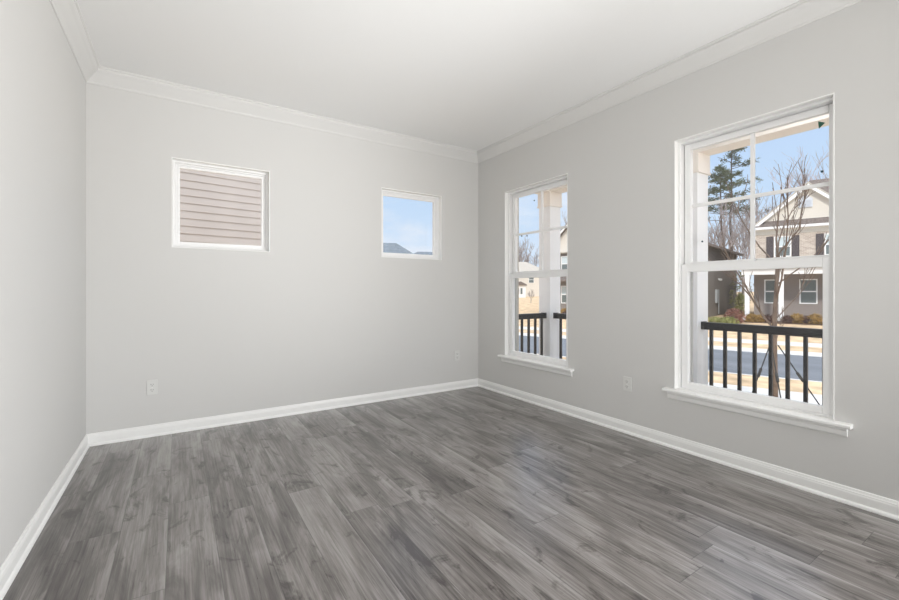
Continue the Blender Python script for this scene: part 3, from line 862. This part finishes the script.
def pine_tree(px, depth, top_py, label, seed, crown=.5):
    x, y = px_ray(px, depth)
    g_ = gz(Vector((x, y, 0)).dot(UU))
    H = pz(top_py, depth) - g_
    o = tag(empty('pine_tree', (x, y, g_ - .05)), label, 'tree', 'pines beyond the houses')
    rng = random.Random(seed)
    tk = MB(); p = Vector((0, 0, 0)); n = 8
    for i in range(n):
        q = Vector((rng.uniform(-.12, .12), rng.uniform(-.1, .1), H * .97 * (i + 1) / n))
        tk.cone(p, q, .24 * (1 - i / n) + .05, .24 * (1 - (i + 1) / n) + .05, 6, caps=False); p = q
    tk.build('trunk', M['bark_dark'], o, recalc=False)
    br = MB(); nd = MB()
    for i in range(34):
        t = i / 33
        z = H * (1 - crown * (1 - t))
        L = (1 - t) ** .75 * H * .19 * rng.uniform(.55, 1.15) + .5
        a = rng.uniform(0, 2 * math.pi)
        d = Vector((math.cos(a), math.sin(a), rng.uniform(-.05, .35)))
        e_ = Vector((0, 0, z)) + d * L
        br.cone((0, 0, z), e_, .05, .02, 4, caps=False)
        for f_ in (.5, .75, 1.0):
            if rng.random() < .86:
                c = Vector((0, 0, z)).lerp(e_, f_) + Vector((rng.uniform(-.3, .3), rng.uniform(-.3, .3), rng.uniform(0, .3)))
                needles(nd, c, .55, 30, rng, .42)
    br.build('branches', M['bark_dark'], o, recalc=False)
    nd.build('needles', M['pine'], o, recalc=False)
    return o

def shrub(px, depth, py_base, w, h, mtl, label, seed, ground=None, group='shrubs along the far houses', thin=False):
    x, y = px_ray(px, depth)
    z = pz(py_base, depth) if ground is None else ground
    o = tag(empty('shrub', (x, y, z)), label, 'shrub', group)
    rng = random.Random(seed)
    st = MB(); lf = MB()
    for i in range(9):
        a = rng.uniform(0, 6.28); s_ = rng.uniform(.2, .9)
        e_ = Vector((math.cos(a) * w * .5 * s_, math.sin(a) * w * .5 * s_, h * rng.uniform(.5, .95)))
        st.cone((0, 0, 0), e_, .018, .008, 4, caps=False)
    for i in range(260 if not thin else 110):
        a = rng.uniform(0, 6.28); s_ = rng.random() ** .5; t = rng.random()
        rr = w * .5 * s_ * math.sqrt(max(0, 1 - (2 * t - .9) ** 2 * .8))
        needles(lf, (math.cos(a) * rr, math.sin(a) * rr, h * (.08 + .9 * t)), .07, 3, rng, .16)
    st.build('stems', M['bark'], o, recalc=False)
    lf.build('foliage', M[mtl], o, recalc=False)
    return o

# --- the young staked street tree in front of the big window
def street_point(px, u):
    ph = math.atan((px - 449.5) / F_PX); psi = ph - R(37.0)
    d = u * math.cos(ph) / math.cos(psi)
    return px_ray(px, d), d
(tx, ty), td = street_point(775.5, 11.0)
tg = gz(11.0)
st = tag(empty('street_tree', (tx, ty, tg - .03)), 'young bare street tree held by guy straps beyond the black railing', 'tree')
rng = random.Random(5)
cx_, cy_ = math.cos(R(YAW)), -math.sin(R(YAW))      # screen-right direction at the tree
def tp(px, py, back=0.0):
    """branch point measured at the tree's own distance"""
    s_ = (px - 775.5) * td / F_PX
    return Vector((cx_ * s_ + back * math.sin(R(YAW)), cy_ * s_ + back * math.cos(R(YAW)), pz(py, td) - (tg - .03)))
tk = MB()
trunk_pts = [Vector((0, 0, 0)), tp(775, 380), tp(774.5, 340), tp(774.5, 318), tp(776, 295), tp(777, 272), tp(777.5, 255)]
rad = [.056, .050, .046, .043, .038, .033, .028]
for i in range(len(trunk_pts) - 1): tk.cone(trunk_pts[i], trunk_pts[i + 1], rad[i], rad[i + 1], 8, caps=False)
tk.build('trunk', M['bark'], st, recalc=False)
br = MB()
def limb(pts, r0, r1, kids=3, lev=2, L=.5, spread=.45):
    P_ = [tp(*p) for p in pts]; n = len(P_) - 1
    for i in range(n):
        ra = r0 + (r1 - r0) * i / n; rb = r0 + (r1 - r0) * (i + 1) / n
        br.cone(P_[i], P_[i + 1], ra, rb, 5, caps=False)
        if i > 0 or n == 1:
            for _ in range(kids):
                t = rng.random(); b0 = P_[i].lerp(P_[i + 1], t)
                dd = ((P_[i + 1] - P_[i]).normalized() + Vector((rng.uniform(-1, 1), rng.uniform(-1, 1), rng.uniform(-.2, .7))) * spread).normalized()
                grow(br, b0, dd, L * rng.uniform(.6, 1.2), rb * .55, lev - 1, rng, .4, sides=3, min_r=.006, kids=(2, 3))
limb([(775, 330, 0), (768, 318, .1), (761, 302, .2), (755, 285, .3), (748, 262, .5), (741, 240, .6)], 0.0242, 0.0096, 2)
limb([(761, 302, .2), (748, 294, .0), (736, 284, -.1), (722, 274, -.1)], 0.0126, 0.0064, 2, L=.5)
limb([(776, 300, 0), (770, 280, -.3), (766, 255, -.5), (757, 225, -.8), (752, 205, -.9)], 0.0196, 0.0080, 2)
limb([(777.5, 255, 0), (780, 238, .1), (786, 215, .2), (792, 200, .3), (797, 186, .4)], 0.0207, 0.0080, 2)
limb([(777, 258, 0), (790, 240, .3), (803, 222, .5), (815, 207, .6), (829, 195, .7)], 0.0173, 0.0072, 2)
limb([(777, 265, 0), (774, 245, .4), (770, 222, .7), (768, 205, .9), (772, 190, 1)], 0.0173, 0.0072, 2)
limb([(776, 295, 0), (786, 280, .2), (795, 265, .4), (806, 245, .5), (816, 225, .6), (822, 205, .7)], 0.0150, 0.0064, 2)
limb([(776.5, 285, 0), (783, 272, -.3), (792, 258, -.6), (800, 235, -.8), (808, 210, -1)], 0.0150, 0.0064, 2)
limb([(775, 345, 0), (786, 334, .2), (797, 322, .3)], 0.0092, 0.0048, 2, L=.4)
limb([(775, 320, 0), (782, 304, -.2), (789, 292, -.3), (793, 275, -.3)], 0.0115, 0.0056, 2, L=.5)
limb([(777.5, 255, 0), (783, 232, -.4), (782, 210, -.5), (786, 192, -.6)], 0.0162, 0.0072, 2)
br.build('branches', M['bark'], st, recalc=False)
# guy straps with turnbuckles, each a thing on its own stake
for (ax, ay, gx_, gy_, bk, lab) in ((770.5, 343, 741, 401, -.2, 'black guy strap leaning left of the street tree'),
                                     (772, 349, 756, 404, -.7, 'black guy strap nearest the street tree trunk, on its left'),
                                     (778, 345, 803, 404, -.5, 'black guy strap leaning right of the street tree')):
    g_ = tag(empty('guy_strap', (tx, ty, tg - .03)), lab, 'strap', 'guy straps staking the street tree')
    a_ = tp(ax, ay); b_ = tp(gx_, gy_, bk)
    u_ = (UU.dot(Vector((tx + b_.x, ty + b_.y, 0)))); b_.z = gz(u_) - (tg - .03)
    MB().cone(a_, b_, .012, .012, 5).build('strap', M['strap'], g_, recalc=False)
    m1 = a_.lerp(b_, .42); m2 = a_.lerp(b_, .56)
    MB().cone(m1, m2, .028, .028, 6).build('turnbuckle', M['strap'], g_, recalc=False)
    MB().cone(b_ + Vector((0, 0, .22)), b_ - Vector((0, 0, .25)), .03, .018, 6).build('stake', M['strap'], g_, recalc=False)

# --- trees behind the houses
pine_tree(731, 58, 141, 'tall pine standing left of the big window centre bar, over the dark roof', 3, .48)
pine_tree(721, 66, 168, 'smaller pine left of the tall pine, behind the dark roof', 8, .4)
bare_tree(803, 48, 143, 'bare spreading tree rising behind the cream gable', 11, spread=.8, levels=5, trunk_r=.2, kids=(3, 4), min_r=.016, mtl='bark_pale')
bare_tree(764, 52, 178, 'bare tree just right of the big window centre bar, behind the gable slope', 23, levels=4, min_r=.018)
bare_tree(743, 46, 196, 'bare tree left of the centre bar above the dark house roof end', 31, levels=4, min_r=.022, mtl='bark_far')
bare_tree(725, 52, 200, 'bare tree below the tall pine, over the dark roof', 37, levels=4, min_r=.022)
bare_tree(713, 50, 192, 'bare tree beside the left porch column, over the dark roof', 41, levels=4, min_r=.022)
bare_tree(749, 58, 205, 'bare tree behind the centre bar of the big window', 47, levels=4, min_r=.022, mtl='bark_far')
bare_tree(839, 50, 120, 'bare tree behind the right edge of the big window', 53, levels=4, min_r=.016)
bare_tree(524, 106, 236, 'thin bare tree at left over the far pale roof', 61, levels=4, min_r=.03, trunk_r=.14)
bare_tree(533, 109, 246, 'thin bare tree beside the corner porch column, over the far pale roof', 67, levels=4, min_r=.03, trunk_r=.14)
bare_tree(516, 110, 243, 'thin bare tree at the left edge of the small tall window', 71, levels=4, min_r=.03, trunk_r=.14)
bare_tree(565, 60, 212, 'bare tree right of the corner porch column above a gable', 73, levels=4, min_r=.02)
bare_tree(531, 55, 288, 'tiny bare sapling in the far tan field', 79, levels=3, min_r=.012, trunk_r=.04, group='saplings', trunk_f=.25)

# --- shrubs and beds in front of the houses
bed = MB()
vs = [uv(31.0, -9, gz(31.0) + .03), uv(31.9, -9, gz(31.9) + .03), uv(31.9, 1.4, gz(31.9) + .03), uv(31.0, 1.4, gz(31.0) + .03)]
bed.add(vs + [(a, b2, c - .1) for a, b2, c in vs], [(0, 1, 2, 3), (7, 6, 5, 4), (0, 4, 5, 1), (1, 5, 6, 2), (2, 6, 7, 3), (3, 7, 4, 0)])
structure(bed.build('mulch_bed', M['mulch']))
def sd(px, u): return street_point(px, u)[1]
for i, (px, u, w_, h_, mt, lb) in enumerate((
        (797, 31.4, .6, .55, 'bush_gold', 'golden shrub below the right ground floor window of the brick house'),
        (815, 31.4, .65, .55, 'bush_gold', 'golden shrub at the right edge of the big window'),
        (807, 31.5, .55, .4, 'bush_brown', 'brown shrub between the two golden shrubs'),
        (788, 31.4, .6, .4, 'bush_brown', 'brown shrub right of the brick house porch column'),
        (760, 31.4, .6, .4, 'bush_gold', 'golden shrub left of the street tree trunk'),
        (768, 31.4, .55, .4, 'bush_brown', 'low brown shrub left of the brick house porch column'),
        (751, 31.3, .6, .45, 'bush_gold', 'golden shrub at the foot of the left porch column of the brick house'),
        (741, 33.6, .7, 1.7, 'bush_green', 'tall yellow green shrub between the two houses'),
        (740, 38.5, 1.5, 3.3, 'bush_green', 'taller pale green shrub far back between the two houses'),
        (734, 30.0, 1.1, .95, 'bush_red', 'russet shrub in front of the dark house wall'),
        (728, 29.5, 1.1, .5, 'bush_green', 'low green shrub at the foot of the dark house wall'),
        (716, 29.0, 1.2, .55, 'bush_green', 'low green shrub beside the left porch column'),
        (564, 30.5, .6, .6, 'bush_gold', 'golden shrub right of the corner porch column'),
        (567, 29.6, .6, .6, 'bush_brown', 'brown shrub at the right edge of the small tall window'),
        )):
    shrub(px, sd(px, u), 0, w_, h_, mt, lb, 100 + i, ground=gz(u) - .02)
(gx1, gy1), _d = street_point(734, 29.6)
